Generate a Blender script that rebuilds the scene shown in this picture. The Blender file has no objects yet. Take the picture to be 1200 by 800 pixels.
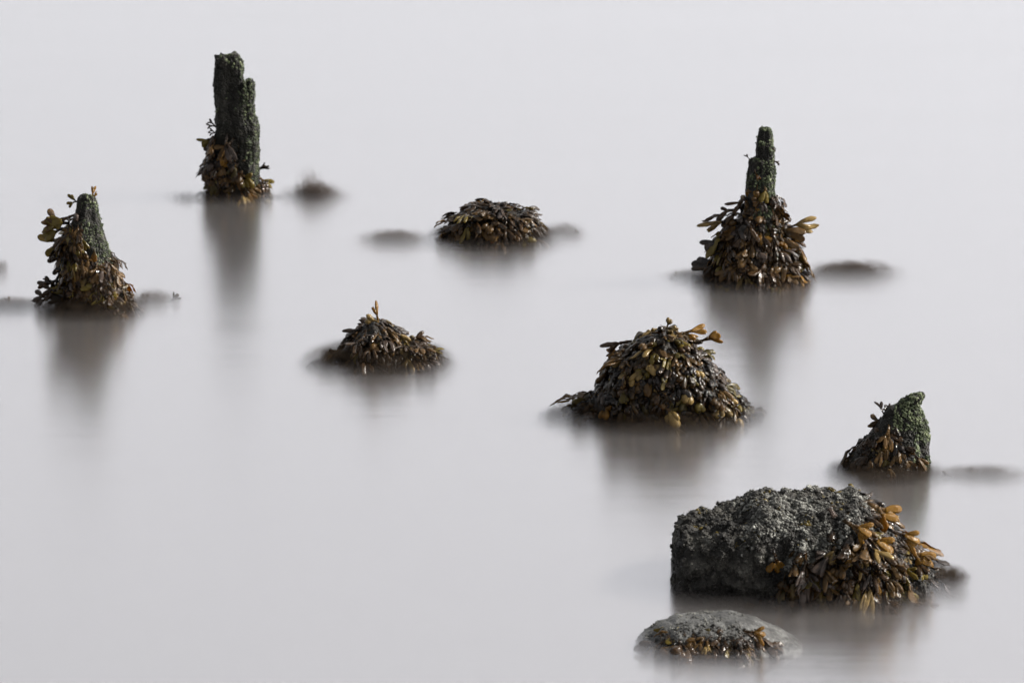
import bpy, bmesh, math, random
from mathutils import Vector, Matrix, noise
import numpy as np
R = math.radians
rnd = random.Random(7)
S = bpy.context.scene
COL = S.collection

# ------------------------------------------------------------------ camera
CAM_H = 2.15; DEP = R(14.0); LENS = 200.0; FPX = 1200 * LENS / 36.0
cd = bpy.data.cameras.new('camera'); cam = bpy.data.objects.new('camera', cd); COL.objects.link(cam)
cam.location = (0, 0, CAM_H); cam.rotation_euler = (R(90) - DEP, 0, 0)
cd.lens = LENS; cd.sensor_width = 36; cd.clip_start = 0.1; cd.clip_end = 20000
cd.dof.use_dof = True; cd.dof.focus_distance = 8.3; cd.dof.aperture_fstop = 16
S.camera = cam

# ------------------------------------------------------------------ sky, sun, exposure
SUN_EL, SUN_AZ = R(38), R(83)            # azimuth measured clockwise from +Y (away from the camera)
w = bpy.data.worlds.new('World'); S.world = w; w.use_nodes = True
nt = w.node_tree; bg = nt.nodes['Background']
sky = nt.nodes.new('ShaderNodeTexSky'); sky.sky_type = 'NISHITA'; sky.sun_disc = False
sky.sun_elevation = SUN_EL; sky.sun_rotation = SUN_AZ
sky.air_density = 1.0; sky.dust_density = 4.0; sky.ozone_density = 1.0
hs = nt.nodes.new('ShaderNodeHueSaturation'); hs.inputs['Saturation'].default_value = 0.10
nt.links.new(sky.outputs[0], hs.inputs['Color']); nt.links.new(hs.outputs[0], bg.inputs['Color'])
bg.inputs['Strength'].default_value = 0.12
sl = bpy.data.lights.new('sun', 'SUN'); sl.energy = 5.0; sl.angle = R(0.53); sl.color = (1, 0.95, 0.87)
so = bpy.data.objects.new('sun', sl); COL.objects.link(so)
sd = Vector((math.sin(SUN_AZ) * math.cos(SUN_EL), math.cos(SUN_AZ) * math.cos(SUN_EL), math.sin(SUN_EL)))
so.rotation_euler = sd.to_track_quat('Z', 'Y').to_euler(); so.location = sd * 30
S.view_settings.view_transform = 'Standard'; S.view_settings.look = 'None'
S.view_settings.exposure = 1.11; S.view_settings.gamma = 1.0
S.cycles.use_denoising = True
S.cycles.max_bounces = 8; S.cycles.transparent_max_bounces = 40
S.cycles.glossy_bounces = 4; S.cycles.diffuse_bounces = 3; S.cycles.sample_clamp_indirect = 6

# ------------------------------------------------------------------ placing
def ground(px, py):
    """pixel of the photograph -> point on the water plane"""
    a = math.atan((py - 400) / FPX); d = DEP + a
    y = CAM_H / math.tan(d)
    fwd = y * math.cos(DEP) + CAM_H * math.sin(DEP)
    return Vector(((px - 600) / FPX * fwd, y, 0)), fwd / FPX, d

# ------------------------------------------------------------------ materials
def mat(name):
    m = bpy.data.materials.new(name); m.use_nodes = True
    n = m.node_tree.nodes; n.clear(); return m, n, m.node_tree.links

def weed_material(name, c1, c2, rough=0.25, trans=0.0, tcol=None):
    m, n, l = mat(name)
    out = n.new('ShaderNodeOutputMaterial'); p = n.new('ShaderNodeBsdfPrincipled')
    tc = n.new('ShaderNodeTexCoord'); oi = n.new('ShaderNodeObjectInfo')
    nz = n.new('ShaderNodeTexNoise'); nz.inputs['Scale'].default_value = 160; nz.inputs['Detail'].default_value = 4
    l.new(tc.outputs['Object'], nz.inputs['Vector'])
    add = n.new('ShaderNodeMath'); add.operation = 'ADD'
    mr = n.new('ShaderNodeMath'); mr.operation = 'MULTIPLY_ADD'; mr.inputs[1].default_value = 0.7; mr.inputs[2].default_value = -0.35
    l.new(oi.outputs['Random'], mr.inputs[0]); l.new(nz.outputs[0], add.inputs[0]); l.new(mr.outputs[0], add.inputs[1])
    at = n.new('ShaderNodeAttribute'); at.attribute_name = 'along'
    ad2 = n.new('ShaderNodeMath'); ad2.operation = 'MULTIPLY_ADD'; ad2.inputs[1].default_value = 0.5
    l.new(at.outputs['Fac'], ad2.inputs[0]); l.new(add.outputs[0], ad2.inputs[2])
    cr = n.new('ShaderNodeValToRGB'); l.new(ad2.outputs[0], cr.inputs[0])
    cr.color_ramp.elements[0].position = 0.45; cr.color_ramp.elements[0].color = (*c1, 1)
    cr.color_ramp.elements[1].position = 1.15 - 0.2; cr.color_ramp.elements[1].color = (*c2, 1)
    l.new(cr.outputs[0], p.inputs['Base Color'])
    p.inputs['Roughness'].default_value = rough - .06; p.inputs['IOR'].default_value = 1.36; p.inputs['Specular IOR Level'].default_value = 0.28
    n2 = n.new('ShaderNodeTexNoise'); n2.inputs['Scale'].default_value = 260; n2.inputs['Detail'].default_value = 3
    l.new(tc.outputs['Object'], n2.inputs['Vector'])
    b = n.new('ShaderNodeBump'); b.inputs['Strength'].default_value = 0.8; b.inputs['Distance'].default_value = 0.0016
    l.new(n2.outputs[0], b.inputs['Height']); l.new(b.outputs[0], p.inputs['Normal'])
    if trans > 0:
        t = n.new('ShaderNodeBsdfTranslucent'); t.inputs[0].default_value = (*(tcol or c2), 1)
        mx = n.new('ShaderNodeMixShader'); mx.inputs[0].default_value = trans
        l.new(p.outputs[0], mx.inputs[1]); l.new(t.outputs[0], mx.inputs[2]); l.new(mx.outputs[0], out.inputs[0])
    else:
        l.new(p.outputs[0], out.inputs[0])
    return m

def crust_material(name, cols, rough=0.6, scale=60, bump=0.002):
    m, n, l = mat(name)
    out = n.new('ShaderNodeOutputMaterial'); p = n.new('ShaderNodeBsdfPrincipled')
    tc = n.new('ShaderNodeTexCoord')
    nz = n.new('ShaderNodeTexNoise'); nz.inputs['Scale'].default_value = scale; nz.inputs['Detail'].default_value = 8
    nz.inputs['Roughness'].default_value = 0.65
    l.new(tc.outputs['Object'], nz.inputs['Vector'])
    cr = n.new('ShaderNodeValToRGB'); l.new(nz.outputs[0], cr.inputs[0])
    e = cr.color_ramp.elements
    while len(e) < len(cols): e.new(0.5)
    for i, (pos, c) in enumerate(cols):
        e[i].position = pos; e[i].color = (*c, 1)
    l.new(cr.outputs[0], p.inputs['Base Color'])
    p.inputs['Specular IOR Level'].default_value = 0.13
    vo = n.new('ShaderNodeTexVoronoi'); vo.inputs['Scale'].default_value = 320
    n2 = n.new('ShaderNodeTexNoise'); n2.inputs['Scale'].default_value = 420; n2.inputs['Detail'].default_value = 6
    l.new(tc.outputs['Object'], vo.inputs['Vector']); l.new(tc.outputs['Object'], n2.inputs['Vector'])
    ad = n.new('ShaderNodeMath'); ad.operation = 'ADD'
    l.new(vo.outputs[0], ad.inputs[0]); l.new(n2.outputs[0], ad.inputs[1])
    b = n.new('ShaderNodeBump'); b.inputs['Strength'].default_value = 0.8; b.inputs['Distance'].default_value = bump
    l.new(ad.outputs[0], b.inputs['Height']); l.new(b.outputs[0], p.inputs['Normal'])
    rr = n.new('ShaderNodeMapRange'); rr.inputs['To Min'].default_value = rough - 0.3; rr.inputs['To Max'].default_value = rough + 0.15
    l.new(n2.outputs[0], rr.inputs['Value']); l.new(rr.outputs[0], p.inputs['Roughness'])
    l.new(p.outputs[0], out.inputs[0])
    return m

def water_material(name, alpha):
    m, n, l = mat(name)
    out = n.new('ShaderNodeOutputMaterial')
    g = n.new('ShaderNodeBsdfGlossy'); g.distribution = 'BECKMANN'; g.inputs['Color'].default_value = (0.945, 0.930, 0.954, 1)
    g.inputs['Roughness'].default_value = 0.25
    g2 = n.new('ShaderNodeBsdfGlossy'); g2.inputs['Color'].default_value = g.inputs['Color'].default_value; g2.inputs['Roughness'].default_value = 0.19
    gm = n.new('ShaderNodeMixShader'); gm.inputs[0].default_value = 0.38
    d = n.new('ShaderNodeBsdfDiffuse'); d.inputs['Color'].default_value = (0.07, 0.065, 0.063, 1)
    tc = n.new('ShaderNodeTexCoord'); mp = n.new('ShaderNodeMapping'); mp.inputs['Scale'].default_value = (0.8, 20.0, 1)
    nz = n.new('ShaderNodeTexNoise'); nz.inputs['Scale'].default_value = 1.0; nz.inputs['Detail'].default_value = 5
    l.new(tc.outputs['Object'], mp.inputs['Vector']); l.new(mp.outputs[0], nz.inputs['Vector'])
    b = n.new('ShaderNodeBump'); b.inputs['Strength'].default_value = 1.0; b.inputs['Distance'].default_value = 0.0017
    l.new(nz.outputs[0], b.inputs['Height']); l.new(b.outputs[0], g.inputs['Normal']); l.new(b.outputs[0], g2.inputs['Normal'])
    l.new(g.outputs[0], gm.inputs[1]); l.new(g2.outputs[0], gm.inputs[2])
    fr = n.new('ShaderNodeFresnel'); fr.inputs['IOR'].default_value = 1.33
    ff = n.new('ShaderNodeMath'); ff.operation = 'MULTIPLY_ADD'; ff.use_clamp = True; ff.inputs[1].default_value = -1.9; ff.inputs[2].default_value = 0.68
    mx = n.new('ShaderNodeMixShader'); l.new(fr.outputs[0], ff.inputs[0]); l.new(ff.outputs[0], mx.inputs[0])
    l.new(gm.outputs[0], mx.inputs[1]); l.new(d.outputs[0], mx.inputs[2])
    if alpha >= 1:
        l.new(mx.outputs[0], out.inputs[0]); return m
    t = n.new('ShaderNodeBsdfTransparent'); ge = n.new('ShaderNodeNewGeometry')
    f = n.new('ShaderNodeMath'); f.operation = 'MULTIPLY_ADD'; f.inputs[1].default_value = -alpha; f.inputs[2].default_value = alpha
    l.new(ge.outputs['Backfacing'], f.inputs[0])
    # ripples of the long exposure: part of what is seen through a swell level is scattered
    rf = n.new('ShaderNodeBsdfRefraction'); rf.inputs['IOR'].default_value = 1.06; rf.inputs['Roughness'].default_value = 0.6
    f2 = n.new('ShaderNodeMath'); f2.operation = 'MULTIPLY_ADD'; f2.inputs[1].default_value = -0.05; f2.inputs[2].default_value = 0.05
    l.new(ge.outputs['Backfacing'], f2.inputs[0])
    m3 = n.new('ShaderNodeMixShader'); l.new(f2.outputs[0], m3.inputs[0]); l.new(t.outputs[0], m3.inputs[1]); l.new(rf.outputs[0], m3.inputs[2])
    m2 = n.new('ShaderNodeMixShader'); l.new(f.outputs[0], m2.inputs[0])
    l.new(m3.outputs[0], m2.inputs[1]); l.new(mx.outputs[0], m2.inputs[2]); l.new(m2.outputs[0], out.inputs[0])
    return m

M = {}
M['dark'] = weed_material('weed_dark', (0.0030, 0.0017, 0.0009), (0.021, 0.0112, 0.0045), 0.19)
M['grey'] = weed_material('weed_grey', (0.0056, 0.0044, 0.0038), (0.030, 0.0215, 0.017), 0.17)
M['brown'] = weed_material('weed_brown', (0.0086, 0.005, 0.0014), (0.054, 0.0302, 0.0101), 0.22, 0.22, (0.20, 0.095, 0.02))
M['olive'] = weed_material('weed_olive', (0.0135, 0.0105, 0.0023), (0.0675, 0.0495, 0.0097), 0.24, 0.25, (0.3, 0.2, 0.025))
M['tan'] = weed_material('weed_tan', (0.0255, 0.017, 0.0051), (0.1275, 0.085, 0.0306), 0.22, 0.12, (0.25, 0.16, 0.045))
M['amber'] = weed_material('weed_amber', (0.022, 0.012, 0.003), (0.12, 0.062, 0.010), 0.26, 0.34, (0.36, 0.18, 0.02))
M['wood'] = crust_material('wet_wood', [(0.32, (0.0025, 0.0023, 0.0018)), (0.5, (0.0065, 0.006, 0.0045)), (0.64, (0.015, 0.014, 0.0105)), (0.78, (0.036, 0.034, 0.026))], 0.6, 45)
M['root'] = crust_material('holdfast', [(0.32, (0.003, 0.0025, 0.002)), (0.6, (0.01, 0.0075, 0.005)), (0.8, (0.024, 0.019, 0.012))], 0.5, 60)
M['stone'] = crust_material('wet_stone', [(0.34, (0.004, 0.0037, 0.0033)), (0.5, (0.013, 0.012, 0.0104)), (0.64, (0.038, 0.036, 0.031)), (0.78, (0.12, 0.119, 0.105))], 0.6, 30)
M['slate'] = crust_material('smooth_stone', [(0.3, (0.013, 0.0128, 0.0125)), (0.5, (0.045, 0.0445, 0.043)), (0.75, (0.125, 0.125, 0.12))], 0.5, 40, 0.0008)
M['moss'] = crust_material('green_crust', [(0.3, (0.01, 0.013, 0.007)), (0.5, (0.038, 0.048, 0.024)), (0.62, (0.1, 0.115, 0.062)), (0.75, (0.25, 0.265, 0.18))], 0.65, 90)
M['barnacle'] = crust_material('grey_crust', [(0.34, (0.01, 0.0095, 0.0085)), (0.48, (0.058, 0.057, 0.051)), (0.6, (0.15, 0.149, 0.135)), (0.75, (0.33, 0.33, 0.3))], 0.55, 70)
M['water'] = water_material('silky_water', 1)
M['film'] = water_material('silky_water_swell', 0.14)
def wisp_material(name, c):
    m, n, l = mat(name)
    out = n.new('ShaderNodeOutputMaterial'); p = n.new('ShaderNodeBsdfPrincipled')
    p.inputs['Base Color'].default_value = (*c, 1); p.inputs['Roughness'].default_value = 0.5
    l.new(p.outputs[0], out.inputs[0]); return m
M['wisp'] = wisp_material('fine_weed', (0.03, 0.025, 0.021))

# ------------------------------------------------------------------ objects
def ob(name, me, mats=(), parent=None, kind=None):
    o = bpy.data.objects.new(name, me); COL.objects.link(o)
    if me is not None and mats:
        me.materials.clear()
        for m in mats: me.materials.append(m)
    if parent: o.parent = parent
    if kind: o['kind'] = kind
    return o

def mesh(name, V, F, smooth=True):
    me = bpy.data.meshes.new(name); me.from_pydata([tuple(v) for v in V], [], F); me.update()
    if smooth: me.shade_smooth()
    return me

# ------------------------------------------------------------------ water
def sheet(z, V, F, half=6000.0):
    i = len(V); V += [(-half, -half, z), (half, -half, z), (half, half, z), (-half, half, z)]; F.append((i, i+1, i+2, i+3))
V, F = [], []; sheet(0.0, V, F)
ob('water', mesh('water', V, F, False), [M['water']], None, 'structure')
V, F = [], []
for z in (0.0012, 0.003, 0.005, 0.0075, 0.0105, 0.014, 0.0185): sheet(z, V, F)
wf = ob('water_swell', mesh('water_swell', V, F, False), [M['film']], None, 'structure')

# ------------------------------------------------------------------ fronds: one closed skin per strap, flattened tubes
def tube(V, F, spine, wid, thk, lat, nside=6):
    base = len(V); k = len(spine)
    for i in range(k):
        p = spine[i]; a = spine[max(0, i-1)]; b = spine[min(k-1, i+1)]
        t = (b - a).normalized(); side = lat(t); up = side.cross(t).normalized(); up = up if up.z > 0 else -up
        for j in range(nside):
            an = 2 * math.pi * j / nside
            V.append(p + side * math.cos(an) * wid[i] + up * math.sin(an) * thk[i])
    for i in range(k-1):
        for j in range(nside):
            a = base + i*nside + j; b = base + i*nside + (j+1) % nside
            F.append((a, b, b+nside, a+nside))
    F.append(tuple(base + j for j in reversed(range(nside)))); F.append(tuple(base + (k-1)*nside + j for j in range(nside)))

def frond_mesh(kind, seed):
    """a forked wrack frond, root at the origin, running along +X with its face to +Z; slot 0 strap, slot 1 tips"""
    r = random.Random(seed); V, F, slots = [], [], []
    droop = r.uniform(5, 14)
    def bend(x, y, z0=0.0): return Vector((x, y, z0 - droop * x * x * 0.9 + 0.0012 * math.sin(x * 260 + seed) + 0.0009 * math.sin(x * 620 + y * 500 + seed)))
    lat = lambda t: Vector((-t.y, t.x, 0)).normalized() if abs(t.x) + abs(t.y) > 1e-6 else Vector((0, 1, 0))
    def seg(x, y, ang, depth, width, z0):
        f0 = len(F)
        if kind == 'bladder': L = r.uniform(0.007, 0.012)
        elif kind == 'flat': L = r.uniform(0.008, 0.014)
        elif kind == 'paddle': L = r.uniform(0.008, 0.014)
        else: L = r.uniform(0.009, 0.014)
        tip = depth == 0
        if tip:
            if kind == 'bladder':
                L = r.uniform(0.012, 0.020); W = r.uniform(0.0040, 0.0064); T = W * r.uniform(0.65, 0.9)
                ts = [0, .12, .3, .5, .7, .86, .96, 1.0]; ws = [.3, .45, .85, 1, 1, .78, .45, .1]
            elif kind == 'flat':
                L = r.uniform(0.012, 0.024); W = r.uniform(0.0026, 0.0056); T = 0.0005
                ts = [0, .15, .35, .6, .8, .93, 1.0]; ws = [.5, .65, .85, 1, .95, .7, .25]
            elif kind == 'paddle':
                L = r.uniform(0.019, 0.031); W = r.uniform(0.0030, 0.0046); T = 0.0012
                ts = [0, .15, .35, .6, .8, .93, 1.0]; ws = [.35, .5, .8, 1, .9, .6, .15]
            else:
                L = r.uniform(0.010, 0.016); W = r.uniform(0.0022, 0.0032); T = 0.0008
                ts = [0, .3, .6, .85, 1.0]; ws = [.7, .9, 1, .8, .2]
            wid = [W*q*r.uniform(.85, 1.12) for q in ws]; thk = [max(T*min(1, q*1.1), 0.0002) for q in ws]
        else:
            ts = [0, .33, .66, 1.0]; wid = [width*q for q in (1, .85, .95, 1.25)]; thk = [0.0006]*4
        cur = r.uniform(-0.35, 0.35); sp = []; xx, yy = x, y; prev = 0
        tw = r.uniform(-0.25, 0.25)
        for t in ts:
            a = ang + cur * t; st = (t - prev) * L; prev = t
            xx += math.cos(a) * st; yy += math.sin(a) * st
            sp.append(bend(xx, yy, z0 + tw * 0.006 * t))
        rip = r.uniform(0, 6); roll = r.uniform(-.6, .6)
        def lt(t):
            s = lat(t); return (s + Vector((0, 0, math.tan(roll) * 0.7))).normalized()
        tube(V, F, sp, wid, thk, lt)
        slots.extend([1 if tip else 0] * (len(F) - f0))
        if not tip:
            sprd = r.uniform(0.2, 0.5)
            for s in (-1, 1):
                if depth > 1 and r.random() < 0.12: continue
                seg(xx, yy, ang + cur + s * sprd * r.uniform(.7, 1.2), depth - 1, width * 0.9, z0 + tw * 0.006 + r.uniform(-.001, .002))
    seg(0, 0, 0, 2 if r.random() < .7 else 1, r.uniform(.0018, .0028), 0)
    me = mesh('frond', V, F)
    me.materials.append(M['dark']); me.materials.append(M['dark'])
    me.polygons.foreach_set('material_index', slots)
    at = me.attributes.new('along', 'FLOAT', 'POINT'); at.data.foreach_set('value', [min(1.2, v.x / 0.038) for v in V])
    return me

FR = {k: [frond_mesh(k, 100 * i + s) for s in range(n)] for i, (k, n) in enumerate((('bladder', 9), ('flat', 9), ('paddle', 7), ('strap', 6)))}

def place_frond(parent, p, d, n, kind, scale, ms, mt, name='frond', stretch=1.0):
    o = bpy.data.objects.new(name, rnd.choice(FR[kind])); COL.objects.link(o); o.parent = parent
    x = d.normalized(); z = (n - x * n.dot(x)).normalized(); y = z.cross(x)
    m = Matrix((x, y, z)).transposed().to_4x4(); m.translation = p
    o.matrix_local = m @ Matrix.Diagonal((scale * stretch, scale * rnd.uniform(.85, 1.15), scale, 1))
    o.material_slots[0].link = 'OBJECT'; o.material_slots[0].material = M[ms]
    o.material_slots[1].link = 'OBJECT'; o.material_slots[1].material = M[mt]
    return o

# ------------------------------------------------------------------ cores
def interp(tab, q):
    if q <= tab[0][0]: return tab[0][1:]
    for a, b in zip(tab, tab[1:]):
        if q <= b[0]:
            t = (q - a[0]) / (b[0] - a[0]); return tuple(u + (v - u) * t for u, v in zip(a[1:], b[1:]))
    return tab[-1][1:]

def rough(p, n, amp, seed, mid=1.0):
    o = Vector((seed * 3.1, seed * 1.7, seed * 5.3))
    a = noise.noise(p * 22 + o) * 1.0 + noise.noise(p * 60 + o) * 0.55 * mid + noise.noise(p * 150 + o) * 0.30 * mid + noise.noise(p * 380 + o) * 0.16
    return p + n * a * amp

ORDER = ['dark', 'grey', 'brown', 'olive', 'tan', 'amber']
class Thing:
    def __init__(s, name, cx, by, label, cat, group=None):
        s.cx, s.by = cx, by; s.o, s.s, s.d = *ground(cx, by)[:2], ground(cx, by)[2]
        s.root = bpy.data.objects.new(name, None); s.root.empty_display_size = 0.05; COL.objects.link(s.root)
        s.root.location = s.o; s.root['label'] = label; s.root['category'] = cat
        if group: s.root['group'] = group
        s.V, s.F = [], []
    def loc(s, px, py, y=0.0):
        """pixel -> local point on the upright plane at depth y behind the thing's base"""
        z = (s.by - py) * s.s / math.cos(s.d) - y * math.tan(s.d)
        return Vector(((px - s.cx) * s.s * (1 + y / s.o.y), y, z))
    def upright(s, tab, depth, bottom=30, amp=0.003, seed=1, sq=2.6, dy=0.0, nr=90, na=84, lean=0.0, groove=0.0, cap=.004, jag=0.0):
        """rings stacked in Z from a table (py, xl, xr)"""
        tab = sorted(tab); y0 = tab[0][0]; y1 = s.by + bottom; base = len(s.V)
        for i in range(nr):
            t = i / (nr - 1); py = y0 + (y1 - y0) * t; xl, xr = interp(tab, py)
            c = s.loc((xl + xr) / 2, py); hw = (xr - xl) / 2 * s.s
            hd = hw * depth; dz = (py - y0) * s.s; cl = math.sqrt(max(0.0025, 1 - (1 - min(1, dz / cap)) ** 2)); py = py
            for j in range(na):
                a = 2 * math.pi * j / na; ca, sa = math.cos(a), math.sin(a)
                rr = (abs(ca) ** sq + abs(sa) ** sq) ** (-1 / sq)
                q = Vector((c.x + ca * rr * hw * cl, dy + lean * t + sa * rr * hd * cl, c.z))
                nn = Vector((ca, sa * 0.8, 0.6 * (1 - cl))).normalized()
                q = rough(q, nn, amp, seed)
                if groove:
                    g = noise.noise(Vector((a * 2.2, seed, q.z * 9))) * 1.2 + .45 * noise.noise(Vector((a * 7 + 3 * noise.noise(Vector((q.z * 20, seed, 0))), seed + 4, q.z * 22)))
                    g -= 1.1 * max(0, noise.noise(Vector((q.x * 70, q.y * 70, q.z * 28 + seed))) - .12)
                    q += nn * g * groove
                if jag: q.z += jag * noise.noise(Vector((q.x * 160, q.y * 160, seed))) * max(0, 1 - dz / .03)
                s.V.append(q)
        s._skin(base, nr, na)
    def ridge(s, tab, depth, amp=0.004, seed=1, nr=110, na=80, sq=2.4, below=0.03, mid=1.0, cell=0.0):
        """sections along X from a table (px, top py, depth factor 0..1): a mound or boulder"""
        base = len(s.V); x0, x1 = tab[0][0], tab[-1][0]
        for i in range(nr):
            t = i / (nr - 1); px = x0 + (x1 - x0) * t; top, df = interp(tab, px)
            hy = depth * df
            zt = (s.by - top) * s.s / math.cos(s.d) - hy * 0.45 * math.tan(s.d); hz = (zt + below) / 2; cz = zt - hz
            hz = max(hz, .004); hy = max(hy, .003)
            for j in range(na):
                a = 2 * math.pi * j / na; ca, sa = math.cos(a), math.sin(a)
                rr = (abs(ca) ** sq + abs(sa) ** sq) ** (-1 / sq)
                q = Vector(((px - s.cx) * s.s, ca * rr * hy, cz + sa * rr * hz))
                nn = Vector(((2 * t - 1) ** 3, ca, sa)).normalized()
                q = rough(q, nn, amp, seed, mid)
                if cell:
                    dd = noise.voronoi(q * 26 + Vector((seed, 0, 0)))[0]; d3 = noise.voronoi(q * 75)[0]
                    q += nn * cell * (min(.35, dd[1] - dd[0]) * 1.2 + .35 * min(.4, d3[1] - d3[0]) - .3)
                s.V.append(q)
        s._skin(base, nr, na)
    def _skin(s, base, nr, na):
        for i in range(nr - 1):
            for j in range(na):
                a = base + i*na + j; b = base + i*na + (j+1) % na
                s.F.append((a, b, b+na, a+na))
        s.F.append(tuple(base + j for j in reversed(range(na)))); s.F.append(tuple(base + (nr-1)*na + j for j in range(na)))
    def core(s, name, m):
        me = mesh(name, s.V, s.F)
        bm = bmesh.new(); bm.from_mesh(me); bmesh.ops.recalc_face_normals(bm, faces=bm.faces); bm.to_mesh(me); bm.free(); me.shade_smooth()
        s.coreob = ob(name, me, [M[m]], s.root)
        s.tri = []; s.cum = []; tot = 0
        vs = [v.co.copy() for v in me.vertices]
        for p in me.polygons:
            if len(p.vertices) > 4 or p.center.z < -0.006: continue
            tot += p.area; s.tri.append(([vs[i] for i in p.vertices], p.normal.copy(), p.center.copy())); s.cum.append(tot)
        s.cum = np.array(s.cum); s.area = tot
    def sample(s, filt=None):
        for _ in range(400):
            k = int(np.searchsorted(s.cum, rnd.random() * s.area)); k = min(k, len(s.tri) - 1)
            v, n, c = s.tri[k]
            if filt is None or filt(c, n): 
                return c, n
        return None
    def fronds(s, count, kinds, mats, scale=(.8, 1.2), lift=(.05, .5), filt=None, side=0.5, stretch=1.0):
        scale = (scale[0] * .78, scale[1] * .84); lift = (lift[0], lift[1] * .8)
        for _ in range(count):
            q = s.sample(filt)
            if q is None: continue
            c, n = q
            # smoothed outward direction and the way down the slope
            out = Vector((n.x, n.y, max(n.z, 0) * 0.9 + .1)).normalized()
            t = Vector((0, 0, -1)) - out * (-out.z)
            if t.length < 0.35: t = t + Vector((c.x, c.y, 0)).normalized() * 0.15 + Vector((rnd.gauss(0, .5), rnd.gauss(0, .5), 0))
            t.normalize()
            sd_ = out.cross(t)
            a = rnd.uniform(*lift)
            d = t * math.cos(a) + out * math.sin(a) + sd_ * rnd.gauss(0, side)
            k = rnd.choices([x[0] for x in kinds], [x[1] for x in kinds])[0]
            ml = mats(c, n) if callable(mats) else mats
            ml = sorted(ml, key=lambda x: ORDER.index(x[0][1]))
            u = .5 + .62 * noise.noise(c * 32 + Vector((s.cx, 0, 0))) + rnd.uniform(-.45, .45)
            u = (-u if u < 0 else 2 - u if u > 1 else u)
            u = min(.999, max(0, u)) * sum(x[1] for x in ml)
            for (ms, mt), wt in ml:
                u -= wt
                if u <= 0: break
            place_frond(s.root, c - out * 0.001, d, out + sd_ * rnd.gauss(0, .25), k, rnd.uniform(*scale) * rnd.choice((.75, 1, 1, 1.2)), ms, mt, 'frond', stretch * rnd.uniform(.85, 1.25))
    def mat(s, count, kinds, scale=(.9, 1.3), lift=(0, .35), filt=None, cols=('dark', 'brown', 'grey', 'olive'), wts=(6, 3, 1.5, 1.2)):
        count = int(count * 1.6); scale = (scale[0] * .8, scale[1] * .85)
        """the under-layer of weed, too tangled to pick apart: many fronds joined"""
        Vs, Fs, mi, nv, al = [], [], [], 0, []
        for _ in range(count):
            q = s.sample(filt)
            if q is None: continue
            c, n = q; out = Vector((n.x, n.y, max(n.z, 0) * 0.9 + .1)).normalized()
            t = Vector((0, 0, -1)) + out * out.z
            if t.length < 0.35: t = t + Vector((c.x, c.y, 0)).normalized() * 0.15 + Vector((rnd.gauss(0, .5), rnd.gauss(0, .5), 0))
            t.normalize(); sd_ = out.cross(t); a = rnd.uniform(*lift)
            x = (t * math.cos(a) + out * math.sin(a) + sd_ * rnd.gauss(0, .5)).normalized()
            z = out + sd_ * rnd.gauss(0, .3); z = (z - x * z.dot(x)).normalized(); y = z.cross(x)
            me = FR[rnd.choices([k[0] for k in kinds], [k[1] for k in kinds])[0]]; me = rnd.choice(me)
            co = np.empty(len(me.vertices) * 3); me.vertices.foreach_get('co', co); co = co.reshape(-1, 3) * rnd.uniform(*scale)
            co = co @ np.array((x, y, z)) + np.array(c - out * .002)
            av = np.empty(len(me.vertices)); me.attributes['along'].data.foreach_get('value', av); al.append(av)
            Vs.append(co); ci = rnd.choices(range(len(cols)), wts)[0]
            for p in me.polygons:
                Fs.append([v + nv for v in p.vertices]); mi.append(ci)
            nv += len(co)
        me = bpy.data.meshes.new('weed_mat'); me.from_pydata(np.vstack(Vs).tolist(), [], Fs)
        for c in cols: me.materials.append(M[c])
        me.polygons.foreach_set('material_index', mi); me.attributes.new('along', 'FLOAT', 'POINT').data.foreach_set('value', np.concatenate(al)); me.update(); me.shade_smooth()
        o = bpy.data.objects.new('weed_mat', me); COL.objects.link(o); o.parent = s.root; o['kind'] = 'stuff'
    def hand(s, px, py, ang, kind, scale, ms, mt, y=0.0, roll=0.0, toward=-0.15):
        """one frond rooted at a pixel, pointing at angle ang (degrees, 0 right, 90 up)"""
        p = s.loc(px, py, y); d = Vector((math.cos(R(ang)), toward, math.sin(R(ang))))
        n = Vector((0, -1, 0.35)) if roll == 0 else Vector((math.sin(R(roll)), -math.cos(R(roll)), .3))
        place_frond(s.root, p, d, n, kind, scale, ms, mt)
    def grains(s, name, count, m, size=(.0009, .0024), filt=None, flat=0.7):
        V, F = [], []
        ico = bmesh.new(); bmesh.ops.create_icosphere(ico, subdivisions=1, radius=1)
        iv = [v.co.copy() for v in ico.verts]; fi = [[v.index for v in f.verts] for f in ico.faces]; ico.free()
        for _ in range(count):
            q = s.sample(filt)
            if q is None: continue
            c, n = q; r_ = rnd.uniform(*size) * (1.6 if rnd.random() < .08 else 1)
            b = len(V); j = Vector((rnd.uniform(-1, 1), rnd.uniform(-1, 1), rnd.uniform(-1, 1))) * .0015
            rot = Matrix.Rotation(rnd.uniform(0, 6.28), 3, Vector((rnd.random(), rnd.random(), rnd.random() + .1)))
            for v in iv:
                w_ = rot @ v; w_ = w_ - n * n.dot(w_) * (1 - flat)
                V.append(c + j + w_ * r_ * rnd.uniform(.65, 1.25))
            F += [tuple(b + i for i in f) for f in fi]
        if V: ob(name, mesh(name, V, F), [M[m]], s.root, 'stuff')
    def murk(s, cx, cy, rx, rz, dens, y=0.0, ry=0.03, name='added_dark_murk', col=(0.04, 0.030, 0.022)):
        """added dark volume: darkens waterline and reflections, stands for wave-blurred weed, thinning outwards"""
        me = SPHERE; o = bpy.data.objects.new(name, me); COL.objects.link(o); o.parent = s.root; o['kind'] = 'stuff'
        o.location = s.loc(cx, cy, y); o.scale = (rx * s.s, ry, rz * s.s)
        o.material_slots[0].link = 'OBJECT'; o.material_slots[0].material = murk_material(dens, col)

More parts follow.
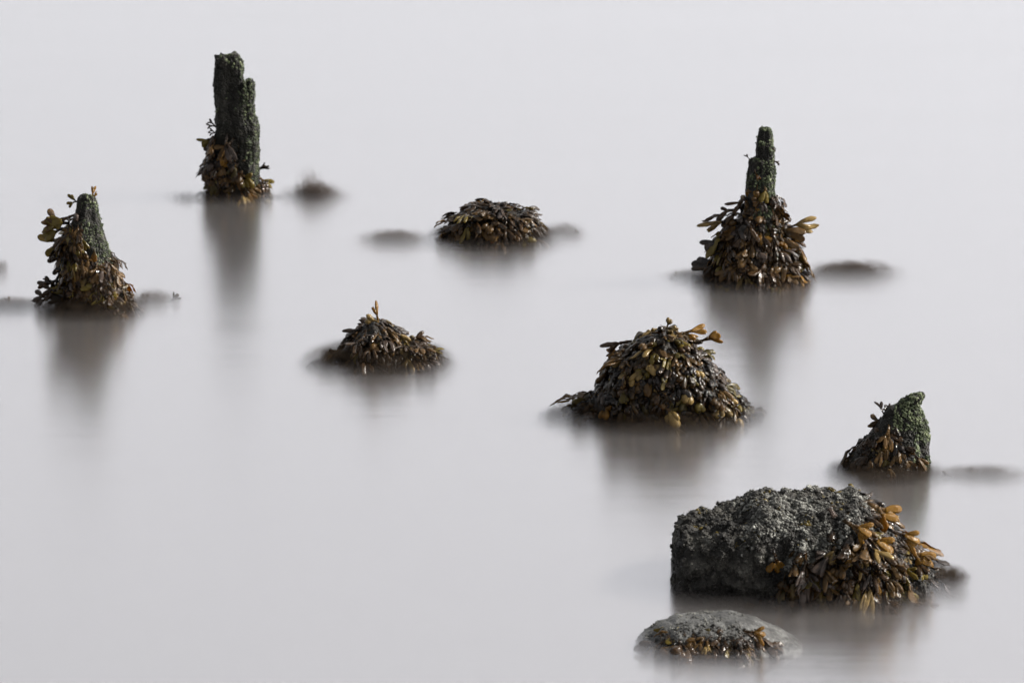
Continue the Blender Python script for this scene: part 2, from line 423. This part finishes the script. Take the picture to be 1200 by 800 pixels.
def murk_material(dens, c=(0.04, 0.030, 0.022)):  # volume added to darken the bases and stand for weed blurred by waves
    m, n, l = mat('added_dark_murk')
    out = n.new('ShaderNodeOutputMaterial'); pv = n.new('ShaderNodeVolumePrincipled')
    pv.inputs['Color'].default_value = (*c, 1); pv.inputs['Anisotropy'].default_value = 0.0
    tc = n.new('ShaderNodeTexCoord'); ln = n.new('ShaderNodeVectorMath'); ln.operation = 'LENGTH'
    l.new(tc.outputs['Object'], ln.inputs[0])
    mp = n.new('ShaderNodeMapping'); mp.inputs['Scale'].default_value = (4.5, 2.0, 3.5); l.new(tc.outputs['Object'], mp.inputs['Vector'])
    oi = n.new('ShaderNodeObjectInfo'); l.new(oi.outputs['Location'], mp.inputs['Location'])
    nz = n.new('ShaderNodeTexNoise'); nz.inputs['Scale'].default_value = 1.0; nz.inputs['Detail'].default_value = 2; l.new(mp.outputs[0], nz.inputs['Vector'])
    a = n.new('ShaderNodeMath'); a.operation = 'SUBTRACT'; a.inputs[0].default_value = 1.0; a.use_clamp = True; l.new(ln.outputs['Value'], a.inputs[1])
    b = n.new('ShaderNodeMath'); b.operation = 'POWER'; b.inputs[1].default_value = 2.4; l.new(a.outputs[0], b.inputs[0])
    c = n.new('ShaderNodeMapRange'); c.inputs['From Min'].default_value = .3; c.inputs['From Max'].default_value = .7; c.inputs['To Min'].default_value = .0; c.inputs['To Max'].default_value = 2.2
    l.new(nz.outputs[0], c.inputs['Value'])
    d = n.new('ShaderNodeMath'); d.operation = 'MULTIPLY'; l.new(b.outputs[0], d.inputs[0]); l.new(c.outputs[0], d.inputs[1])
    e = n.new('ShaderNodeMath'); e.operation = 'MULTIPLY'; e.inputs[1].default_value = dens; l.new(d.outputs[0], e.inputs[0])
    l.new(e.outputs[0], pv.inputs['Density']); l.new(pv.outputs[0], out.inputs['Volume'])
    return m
_b = bmesh.new(); bmesh.ops.create_icosphere(_b, subdivisions=3, radius=1); SPHERE = bpy.data.meshes.new('added_dark_murk'); _b.to_mesh(SPHERE); _b.free(); SPHERE.materials.append(M['wisp'])

DK = [(('dark', 'dark'), 4.5), (('dark', 'brown'), 3), (('brown', 'brown'), 2.2), (('dark', 'grey'), 1.2), (('grey', 'grey'), .6), (('brown', 'olive'), 1.6), (('brown', 'tan'), .9), (('brown', 'amber'), .35)]

# ------------------------------------------------------------------ A tall notched stump
def clump(p, f=30):
    return noise.noise(p * f)
T = Thing('wooden_stump', 272, 232, 'tallest dark stump, squared with a notched top and seaweed only at its foot', 'stump', 'old wooden stumps in the water')
T.upright([(67, 255, 280), (72, 255, 285), (80, 255, 287), (110, 254, 290), (150, 253, 294), (190, 251, 298), (232, 248, 300), (262, 246, 305)], 0.8, amp=.0036, seed=3, sq=4, groove=.0030, nr=190, na=110, cap=.002, jag=.018)
T.upright([(97, 279, 299), (105, 277, 299), (135, 272, 300), (150, 272, 304), (180, 272, 304), (215, 270, 304), (232, 266, 308), (262, 262, 312)], 1.1, amp=.004, seed=5, sq=3, dy=-.004, groove=.0028, nr=160, na=110, cap=.002, jag=.014)
T.core('post', 'wood')
T.grains('moss', 3400, 'moss', (.0006, .0020), lambda c, n: (n.x > .5 or (n.x > .1 and c.x > .022)) and c.z > .01 and clump(c, 45) > -.25)
T.grains('moss_cap', 420, 'moss', (.0009, .0026), lambda c, n: n.z > .35 and c.z > .15)
T.grains('bark_crust', 1800, 'wood', (.0008, .0024), lambda c, n: c.z > 0)
T.mat(80, [('flat', 2), ('bladder', 2)], (.6, .9), (.1, .6), lambda c, n: c.z < .05 and c.z < .03 - n.x * .06 and n.y < .5)
T.fronds(120, [('flat', 2), ('bladder', 3), ('paddle', 1)], DK, (.8, 1.2), (.2, 1.1), lambda c, n: .02 < c.z < .125 and n.x < -.2 and n.y < .6)
T.fronds(60, [('flat', 2), ('bladder', 3)], DK, (.7, 1.1), (.3, 1.1), lambda c, n: c.z < .035 and n.x > .2 and n.y < .6)
T.fronds(50, [('flat', 2), ('bladder', 3)], DK, (.8, 1.2), (.1, .6), lambda c, n: c.z < .09 and n.y < -.4 and c.x < .0)
T.hand(257, 150, 165, 'strap', .6, 'dark', 'grey'); T.hand(257, 157, 175, 'strap', .5, 'dark', 'dark')
T.hand(256, 158, 205, 'flat', .8, 'dark', 'olive'); T.hand(254, 172, 195, 'bladder', .9, 'dark', 'dark')
T.hand(258, 182, 310, 'flat', .8, 'brown', 'amber', -.035); T.hand(300, 202, 50, 'strap', .7, 'dark', 'dark')
T.hand(300, 205, 330, 'flat', .8, 'brown', 'olive'); T.hand(286, 216, 290, 'flat', .9, 'brown', 'amber', -.04)
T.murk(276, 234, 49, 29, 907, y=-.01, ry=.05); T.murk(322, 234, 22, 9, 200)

# ------------------------------------------------------------------ B left stump under weed
T = Thing('wooden_stump', 105, 366, 'stump near the left edge, almost hidden under hanging brown weed', 'stump', 'old wooden stumps in the water')
T.upright([(229, 95, 115), (236, 93, 117), (250, 90, 119), (262, 86, 122), (285, 79, 127), (305, 78, 134), (325, 81, 142), (345, 82, 146), (362, 76, 152), (390, 72, 158)], 0.8, amp=.0045, seed=8, sq=2.6, groove=.003, nr=140, cap=.003, jag=.006)
T.core('post', 'wood')
T.grains('moss', 1300, 'moss', (.0006, .0018), lambda c, n: n.x > .2 and c.z > .06 and clump(c, 45) > -.2)
T.mat(420, [('flat', 4), ('bladder', 1)], (.65, 1.05), (.0, .4), lambda c, n: c.z < .13 + max(0, -n.x) * .04 and n.x * .5 < .16 - c.z + .0 + .25 * (c.z < .1) and n.y < .6)
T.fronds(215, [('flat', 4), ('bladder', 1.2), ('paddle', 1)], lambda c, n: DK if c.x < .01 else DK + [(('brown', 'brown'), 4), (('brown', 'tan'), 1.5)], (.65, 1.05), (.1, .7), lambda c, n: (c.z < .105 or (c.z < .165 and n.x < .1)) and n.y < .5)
T.fronds(34, [('flat', 4), ('paddle', 1)], [(('dark', 'olive'), 2), (('dark', 'dark'), 2), (('brown', 'brown'), 2)], (.9, 1.2), (.3, .9), lambda c, n: .06 < c.z < .15 and n.x < -.3)
for px, py, an, sc, m in ((92, 252, 195, 1.0, 'olive'), (84, 268, 190, 1.0, 'olive'), (80, 280, 205, 1.1, 'olive'), (84, 262, 180, 1.0, 'brown'),
                          (82, 292, 235, 1.0, 'dark'), (78, 300, 235, 1.1, 'dark'), (72, 318, 250, .9, 'dark'), (70, 330, 180, .7, 'dark'), (74, 338, 200, .8, 'dark'), (80, 345, 160, .9, 'olive'),
                          (80, 348, 200, 1.0, 'dark'), (66, 348, 190, .9, 'grey'), (74, 310, 262, 1.2, 'dark'), (78, 350, 150, .9, 'dark')):
    T.hand(px, py, an, 'flat', sc, 'dark', m, rnd.uniform(-.02, .01))
T.hand(97, 238, 172, 'flat', .55, 'dark', 'olive'); T.hand(110, 238, 80, 'flat', .5, 'amber', 'amber')
T.hand(118, 268, 285, 'strap', .4, 'olive', 'olive'); T.hand(114, 292, 275, 'flat', .7, 'brown', 'amber', -.04)
T.fronds(50, [('flat', 3), ('bladder', 1)], [(('dark', 'dark'), 3), (('dark', 'brown'), 3), (('dark', 'grey'), 2)], (.8, 1.2), (.3, .9), lambda c, n: c.z < .045)
T.murk(108, 364, 77, 29, 825, y=-.01, ry=.08)

# ------------------------------------------------------------------ C low mound in the middle
T = Thing('seaweed_mound', 580, 282, 'low flat mound of weed in the upper middle, lighter fingers on its right half', 'seaweed mound', 'weed covered stones standing out of the water')
T.ridge([(526, 276, .3), (531, 262, .6), (541, 248, .85), (560, 240, 1), (590, 238, 1), (606, 243, .9), (620, 256, .75), (631, 270, .5), (637, 282, .3)], .055, seed=12, nr=80, na=60)
T.core('boulder', 'root')
T.mat(300, [('bladder', 1), ('paddle', 2), ('flat', 2)], (.8, 1.2), (.0, .5), lambda c, n: n.y < .6)
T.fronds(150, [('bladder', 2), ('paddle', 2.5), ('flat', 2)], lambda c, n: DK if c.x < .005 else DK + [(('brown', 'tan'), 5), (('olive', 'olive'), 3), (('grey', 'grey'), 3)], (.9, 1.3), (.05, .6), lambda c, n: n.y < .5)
T.fronds(40, [('flat', 2), ('paddle', 2)], DK, (.8, 1.1), (.3, .8), lambda c, n: n.z > .3)
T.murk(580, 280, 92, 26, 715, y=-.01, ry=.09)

# ------------------------------------------------------------------ D pointed stump at the right
T = Thing('wooden_stump', 886, 332, 'pointed stump with a narrow green tip above a wide skirt of seaweed', 'stump', 'old wooden stumps in the water')
T.upright([(150, 890, 898), (153, 887, 901), (165, 885, 903), (185, 884, 905), (200, 883, 906), (240, 881, 907), (262, 878, 908)], .9, bottom=-60, amp=.0028, seed=21, sq=2.6, groove=.0018, nr=130, cap=.006)
T.upright([(186, 877, 899), (190, 876, 901), (215, 874, 905), (240, 871, 906), (258, 865, 912), (280, 854, 921), (305, 844, 930), (330, 836, 936), (360, 834, 940)], .9, amp=.0036, seed=22, sq=2.3, groove=.0025, nr=130, cap=.003, jag=.005)
T.core('post', 'wood')
T.grains('moss', 3400, 'moss', (.0006, .0019), lambda c, n: c.z > .085 and (n.x > .25 or (c.z < .175 and n.x > -.2)) and clump(c, 50) > -.25)
T.grains('moss_cap', 320, 'moss', (.0008, .0022), lambda c, n: n.z > .35 and c.z > .165)
T.mat(420, [('bladder', 2), ('flat', 2.5), ('paddle', 1.5)], (.8, 1.25), (.0, .6), lambda c, n: c.z < .108 and n.y < .6)
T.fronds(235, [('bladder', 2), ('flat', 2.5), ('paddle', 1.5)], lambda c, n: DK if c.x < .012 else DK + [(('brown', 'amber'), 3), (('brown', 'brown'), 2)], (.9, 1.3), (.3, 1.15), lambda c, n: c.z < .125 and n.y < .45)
T.fronds(95, [('flat', 1), ('bladder', 1)], DK + [(('brown', 'amber'), 1.0)], (.6, .95), (.1, .7), lambda c, n: .10 < c.z < .175 - abs(c.x) * .7 and n.y < .4)
T.grains('moss_ledge', 260, 'moss', (.001, .0026), lambda c, n: .16 < c.z < .185 and n.x < .5)
for px, py, an, k, sc, m in ((862, 258, 180, 'paddle', 1.2, 'tan'), (860, 262, 205, 'paddle', 1.3, 'olive'), (856, 270, 212, 'flat', 1.3, 'grey'), (856, 280, 220, 'flat', 1.4, 'dark'),
                             (854, 290, 222, 'flat', 1.5, 'dark'), (850, 300, 225, 'flat', 1.3, 'grey'), (872, 234, 205, 'paddle', .9, 'dark'), (870, 240, 215, 'flat', 1.1, 'dark'), (915, 268, 5, 'paddle', 1.2, 'tan'), (914, 276, 345, 'paddle', 1.2, 'amber'),
                             (903, 236, 320, 'flat', .9, 'amber'), (915, 296, 320, 'bladder', 1.3, 'amber'), (882, 200, 280, 'strap', .7, 'amber'), (882, 238, 285, 'flat', .7, 'amber'),
                             (880, 188, 178, 'strap', .45, 'grey'), (903, 190, 5, 'strap', .35, 'grey'), (901, 176, 15, 'strap', .25, 'grey')):
    T.hand(px, py, an, k, sc, 'dark' if m != 'amber' else 'brown', m, -.025 if 878 < px < 890 else -.01)
T.murk(886, 332, 86, 32, 825, y=-.01, ry=.08)

# ------------------------------------------------------------------ E small mound
T = Thing('seaweed_mound', 442, 428, 'smallest mound of weed, one amber frond standing upright on its top', 'seaweed mound', 'weed covered stones standing out of the water')
T.ridge([(386, 421, .3), (398, 410, .5), (410, 400, .7), (422, 384, .85), (438, 371, .95), (452, 378, 1), (470, 394, .9), (490, 400, .8), (502, 409, .6), (511, 420, .35)], .05, seed=31, nr=90, na=60)
T.core('boulder', 'root')
T.mat(300, [('paddle', 2), ('flat', 2), ('bladder', 1)], (.7, 1.1), (.0, .4), lambda c, n: n.y < .6)
T.fronds(170, [('paddle', 3), ('flat', 2), ('bladder', 1)], lambda c, n: DK + [(('grey', 'grey'), 1.5)] + ([(('brown', 'tan'), 3)] if c.x > .02 else []), (.75, 1.1), (.05, .6), lambda c, n: n.y < .6)
T.hand(444, 381, 92, 'paddle', .68, 'amber', 'amber'); T.hand(443, 377, 150, 'bladder', .9, 'tan', 'tan', -.01); T.hand(438, 384, 158, 'strap', 1.0, 'dark', 'dark')
T.hand(434, 387, 172, 'paddle', .8, 'dark', 'dark'); T.hand(446, 385, 30, 'flat', .55, 'brown', 'brown'); T.hand(455, 380, 320, 'paddle', .9, 'grey', 'grey', -.02)
T.hand(445, 402, 290, 'flat', .9, 'olive', 'olive', -.05); T.hand(462, 388, 320, 'paddle', .8, 'brown', 'tan', -.02); T.hand(478, 398, 20, 'flat', .6, 'dark', 'dark', .01)
T.murk(445, 426, 105, 35, 715, y=-.01, ry=.09)

# ------------------------------------------------------------------ F large mound
T = Thing('seaweed_mound', 772, 489, 'largest domed mound of bladder weed, thick with small tan bladders', 'seaweed mound', 'weed covered stones standing out of the water')
T.ridge([(660, 486, .3), (676, 474, .45), (694, 460, .58), (710, 444, .7), (722, 424, .8), (734, 409, .88), (752, 395, .95), (775, 379, 1), (796, 391, 1), (816, 409, .95), (838, 434, .88), (858, 458, .75), (878, 480, .4)], .078, seed=41, nr=110, na=80)
T.core('boulder', 'root')
T.mat(560, [('bladder', 4), ('paddle', 1.2), ('flat', 1.5)], (.9, 1.3), (.0, .4), lambda c, n: n.y < .5)
FM = lambda c, n: DK if c.x < -.045 else [(('dark', 'dark'), 3), (('brown', 'tan'), 3.4 if c.x < .03 else 5), (('brown', 'olive'), 3), (('dark', 'brown'), 3.4), (('grey', 'grey'), 1.2), (('brown', 'amber'), .12)]  # more tan towards the right: sunlit side put into the weed colours
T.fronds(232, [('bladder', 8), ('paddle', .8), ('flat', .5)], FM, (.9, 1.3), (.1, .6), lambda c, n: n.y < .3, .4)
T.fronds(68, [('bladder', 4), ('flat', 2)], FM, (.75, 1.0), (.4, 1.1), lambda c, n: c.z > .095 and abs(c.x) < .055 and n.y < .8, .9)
T.hand(780, 386, 80, 'bladder', .7, 'tan', 'tan'); T.hand(783, 389, 30, 'bladder', .6, 'olive', 'tan'); T.hand(740, 400, 180, 'paddle', .9, 'dark', 'dark', -.02)
T.hand(790, 392, 10, 'flat', .9, 'brown', 'amber', -.02); T.hand(812, 402, 15, 'flat', 1.0, 'brown', 'amber', -.02); T.hand(728, 412, 200, 'bladder', .7, 'dark', 'amber')
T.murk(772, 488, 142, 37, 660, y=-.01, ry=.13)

# ------------------------------------------------------------------ G leaning stump
T = Thing('wooden_stump', 1042, 557, 'short leaning stump, green rough post with a hooked tip above dark weed', 'stump', 'old wooden stumps in the water')
T.upright([(461, 1068, 1081), (465, 1060, 1081), (470, 1054, 1078), (476, 1050, 1076), (484, 1048, 1080), (496, 1050, 1084), (510, 1056, 1087), (540, 1058, 1088), (552, 1056, 1089), (580, 1050, 1091)], .8, amp=.0036, seed=51, sq=2.6, groove=.0018, nr=120, cap=.002)
T.upright([(474, 1040, 1068), (484, 1035, 1072), (500, 1026, 1078), (520, 1010, 1080), (540, 994, 1082), (552, 988, 1082), (558, 990, 1080), (580, 1020, 1080)], .7, amp=.004, seed=52, sq=2.3, nr=100, cap=.004)
T.core('post', 'wood')
T.grains('moss', 4200, 'moss', (.0007, .0022), lambda c, n: (c.x > .034 or (c.z > .072 and c.x > .004)) and (n.x > -.4 or n.z > 0) and clump(c, 40) > -.3)
T.grains('bark_crust', 800, 'wood', (.0008, .0024), lambda c, n: c.z > 0)
T.mat(160, [('flat', 3), ('bladder', 1)], (.7, 1.1), (.0, .15), lambda c, n: c.x < .03 and c.z < .085 - max(0, c.x) and n.y < .6, wts=(8, 1.5, 1, .5))
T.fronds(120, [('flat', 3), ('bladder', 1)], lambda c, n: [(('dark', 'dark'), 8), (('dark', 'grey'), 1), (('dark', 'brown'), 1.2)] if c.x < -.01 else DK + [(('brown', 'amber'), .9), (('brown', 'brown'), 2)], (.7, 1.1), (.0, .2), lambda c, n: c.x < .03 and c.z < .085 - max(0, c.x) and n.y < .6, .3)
T.hand(1042, 488, 160, 'strap', .8, 'grey', 'grey'); T.hand(1042, 494, 195, 'flat', .7, 'brown', 'brown'); T.hand(1042, 486, 125, 'strap', .45, 'grey', 'grey')
T.murk(1036, 554, 82, 26, 715, y=-.01, ry=.07)

# ------------------------------------------------------------------ H big boulder
T = Thing('boulder', 950, 682, 'biggest boulder, block shaped and crusted with grey barnacles, orange weed down its right side', 'boulder', 'bare boulders in the foreground')
T.ridge([(790, 648, .42), (793, 616, .62), (800, 604, .74), (820, 598, .84), (845, 592, .92), (872, 585, .97), (886, 575, 1), (905, 572, 1), (930, 577, 1), (955, 574, 1), (975, 572, 1), (1000, 570, 1), (1014, 582, .96), (1022, 600, .92), (1045, 618, .82), (1065, 638, .7), (1090, 660, .55), (1115, 680, .3)], .115, seed=63, amp=.008, mid=1.3, cell=.018, nr=230, na=170, sq=3.0)
T.core('stone', 'stone')
patchy = lambda c: clump(c, 18) + .5 * clump(c + Vector((3, 1, 2)), 60)  # patch noise that clusters the barnacles
T.grains('barnacles', 12000, 'barnacle', (.0005, .0022), lambda c, n: c.z > .045 + max(0, -c.x - .03) * .75 and patchy(c) > -.16 + max(0, -c.x - .06) * 3 and -.16 < c.x < .085 and n.y < .8)
T.grains('large_barnacles', 700, 'barnacle', (.0018, .0042), lambda c, n: c.z > .06 and patchy(c) > .0 and -.1 < c.x < .08 and n.y < .8, .55)
T.grains('dark_crust', 9000, 'stone', (.0006, .0030), lambda c, n: c.z > .0 and n.y < .7)
T.grains('yellow_algae', 260, 'olive', (.0014, .0034), lambda c, n: c.z > .07 and n.z > .1 and clump(c, 38) > .22)
OR = [(('brown', 'amber'), 4.6), (('grey', 'grey'), 2.2), (('dark', 'grey'), 2), (('dark', 'olive'), 1.2), (('dark', 'dark'), 2.5), (('brown', 'tan'), 1.6), (('brown', 'brown'), 1.5)]
T.mat(260, [('flat', 2), ('bladder', 1), ('paddle', 3)], (1.0, 1.5), (.0, .25), lambda c, n: c.x > .055 and n.y < .4)
DR = lambda c, n: -.075 < c.x < .10 and n.y < -.15 and c.z < .03 + (c.x + .07) * .75 + .02 * clump(c, 40)
T.mat(420, [('flat', 2), ('bladder', 1), ('paddle', 2)], (.9, 1.3), (.0, .25), DR, wts=(5, 3, 2, .8))
T.fronds(210, [('flat', 5), ('bladder', .3), ('paddle', 1)], OR, (.75, 1.2), (.0, .4), lambda c, n: c.x > .06 and n.y < .3, .5, 1.35)
T.fronds(110, [('flat', 3), ('bladder', 2), ('paddle', 2)], [(('dark', 'grey'), 2.5), (('dark', 'dark'), 2.5), (('brown', 'brown'), 3), (('brown', 'tan'), 2.6), (('dark', 'olive'), 1), (('brown', 'amber'), .8)], (.85, 1.3), (.0, .35), DR, .35, 1.35)
T.hand(966, 596, 300, 'paddle', 1.7, 'grey', 'grey', -.10); T.hand(1012, 590, 340, 'flat', 1.1, 'brown', 'amber', -.06); T.hand(982, 610, 320, 'flat', 1.0, 'brown', 'amber', -.11)
T.hand(1000, 622, 320, 'flat', 1.3, 'dark', 'amber', -.10); T.hand(1036, 620, 330, 'flat', 1.1, 'dark', 'amber', -.07); T.hand(1055, 640, 335, 'flat', 1.1, 'brown', 'amber', -.06)
T.hand(900, 644, 290, 'flat', .8, 'dark', 'amber', -.12); T.hand(880, 640, 300, 'paddle', 1.0, 'grey', 'grey', -.12); T.hand(924, 668, 275, 'bladder', 1.5, 'brown', 'tan', -.125)
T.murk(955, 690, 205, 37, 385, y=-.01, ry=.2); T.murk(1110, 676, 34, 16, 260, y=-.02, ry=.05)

# ------------------------------------------------------------------ I small front boulder
T = Thing('boulder', 843, 758, 'smaller smooth grey boulder, low and rounded, just in front of the block shaped one', 'boulder', 'bare boulders in the foreground')
T.ridge([(746, 750, .3), (756, 738, .5), (772, 726, .75), (793, 717, .92), (830, 713, 1), (862, 714, 1), (888, 721, .97), (910, 732, .9), (928, 742, .78), (940, 752, .5)], .065, seed=71, amp=.0035, mid=.8, cell=.004, nr=170, na=120, sq=2.3)
T.core('stone', 'slate')
T.grains('barnacles', 700, 'barnacle', (.0006, .0016), lambda c, n: c.x < .03 and n.z > .1 and clump(c, 50) > 0)
T.grains('dark_crust', 700, 'stone', (.0006, .0020), lambda c, n: c.x < .05 and n.y < -.35 and c.z < .04)
T.mat(260, [('flat', 2), ('strap', 1)], (.7, 1.2), (.0, .15), lambda c, n: -.11 < c.x < .05 and n.y < -.45 and c.z < .04, wts=(7, 1.5, 2, .6))
T.fronds(100, [('flat', 3), ('bladder', 1), ('strap', 1)], [(('dark', 'dark'), 5), (('dark', 'grey'), 2.5), (('dark', 'olive'), 1.6), (('brown', 'tan'), 1.4)], (.8, 1.3), (.0, .3), lambda c, n: -.11 < c.x < .06 and n.y < -.35 and c.z < .045, .5)
T.hand(868, 738, 340, 'flat', .7, 'brown', 'amber', -.06); T.hand(776, 734, 200, 'flat', .4, 'olive', 'olive', -.03)
T.murk(845, 768, 120, 26, 212, y=-.01, ry=.1)

# ------------------------------------------------------------------ weed clumps awash beside them
for cx, cy, sx, sz, n, lab in (
        (365, 234, 15, 7, 2400, 'brown tuft of weed awash to the right of the tallest stump'),
        (476, 284, 20, 6, 1700, 'faint streak of weed awash to the left of the low middle mound'),
        (668, 276, 10, 5, 500, 'faint wisp of weed awash at the right end of the low middle mound'),
        (985, 325, 22, 6, 3000, 'dark streak of weed awash to the right of the pointed stump'),
        (815, 327, 14, 5, 1500, 'short dark smear of weed awash to the left of the pointed stump'),
        (1135, 558, 26, 5, 1700, 'thin streak of weed awash to the right of the short leaning stump'),
        (20, 360, 22, 5, 1600, 'smear of weed awash at the left edge of the picture beside the weedy stump'),
        (185, 354, 13, 5, 900, 'small smear of weed awash to the right of the stump at the left edge'),
        (220, 236, 10, 4, 250, 'very faint wisp of weed awash to the left of the tallest stump'),
        (660, 490, 12, 5, 500, 'faint wisp of weed awash at the left foot of the largest domed mound'),
        (1, 318, 4, 6, 220, 'small fleck of weed cut by the left edge, above the weed smear')):
    T = Thing('seaweed_clump', cx, cy, lab, 'seaweed', 'weed clumps awash in the shallows')
    for q in range(3):
        T.murk(cx + rnd.uniform(-1, 1) * sx * .9, cy + rnd.uniform(-.5, .5) * sz, sx * rnd.uniform(2.0, 3.6), sz * rnd.uniform(2.4, 4.2), (n * .045 + 40) * (1.7 if n == 3000 else 1), y=rnd.uniform(-.02, .02), ry=.04, col=(.08, .066, .058))
    if n == 2400: T.murk(cx - 2, cy - 5, 24, 46, 100, ry=.025, col=(.09, .068, .054))
    for k in range(max(2, n // 250)):
        x = cx + rnd.gauss(0, sx * .5); T.hand(x, cy + 1, rnd.choice((0, 180)) + rnd.uniform(-12, 22), 'strap', .7, 'grey', 'brown', rnd.uniform(-.01, .01))
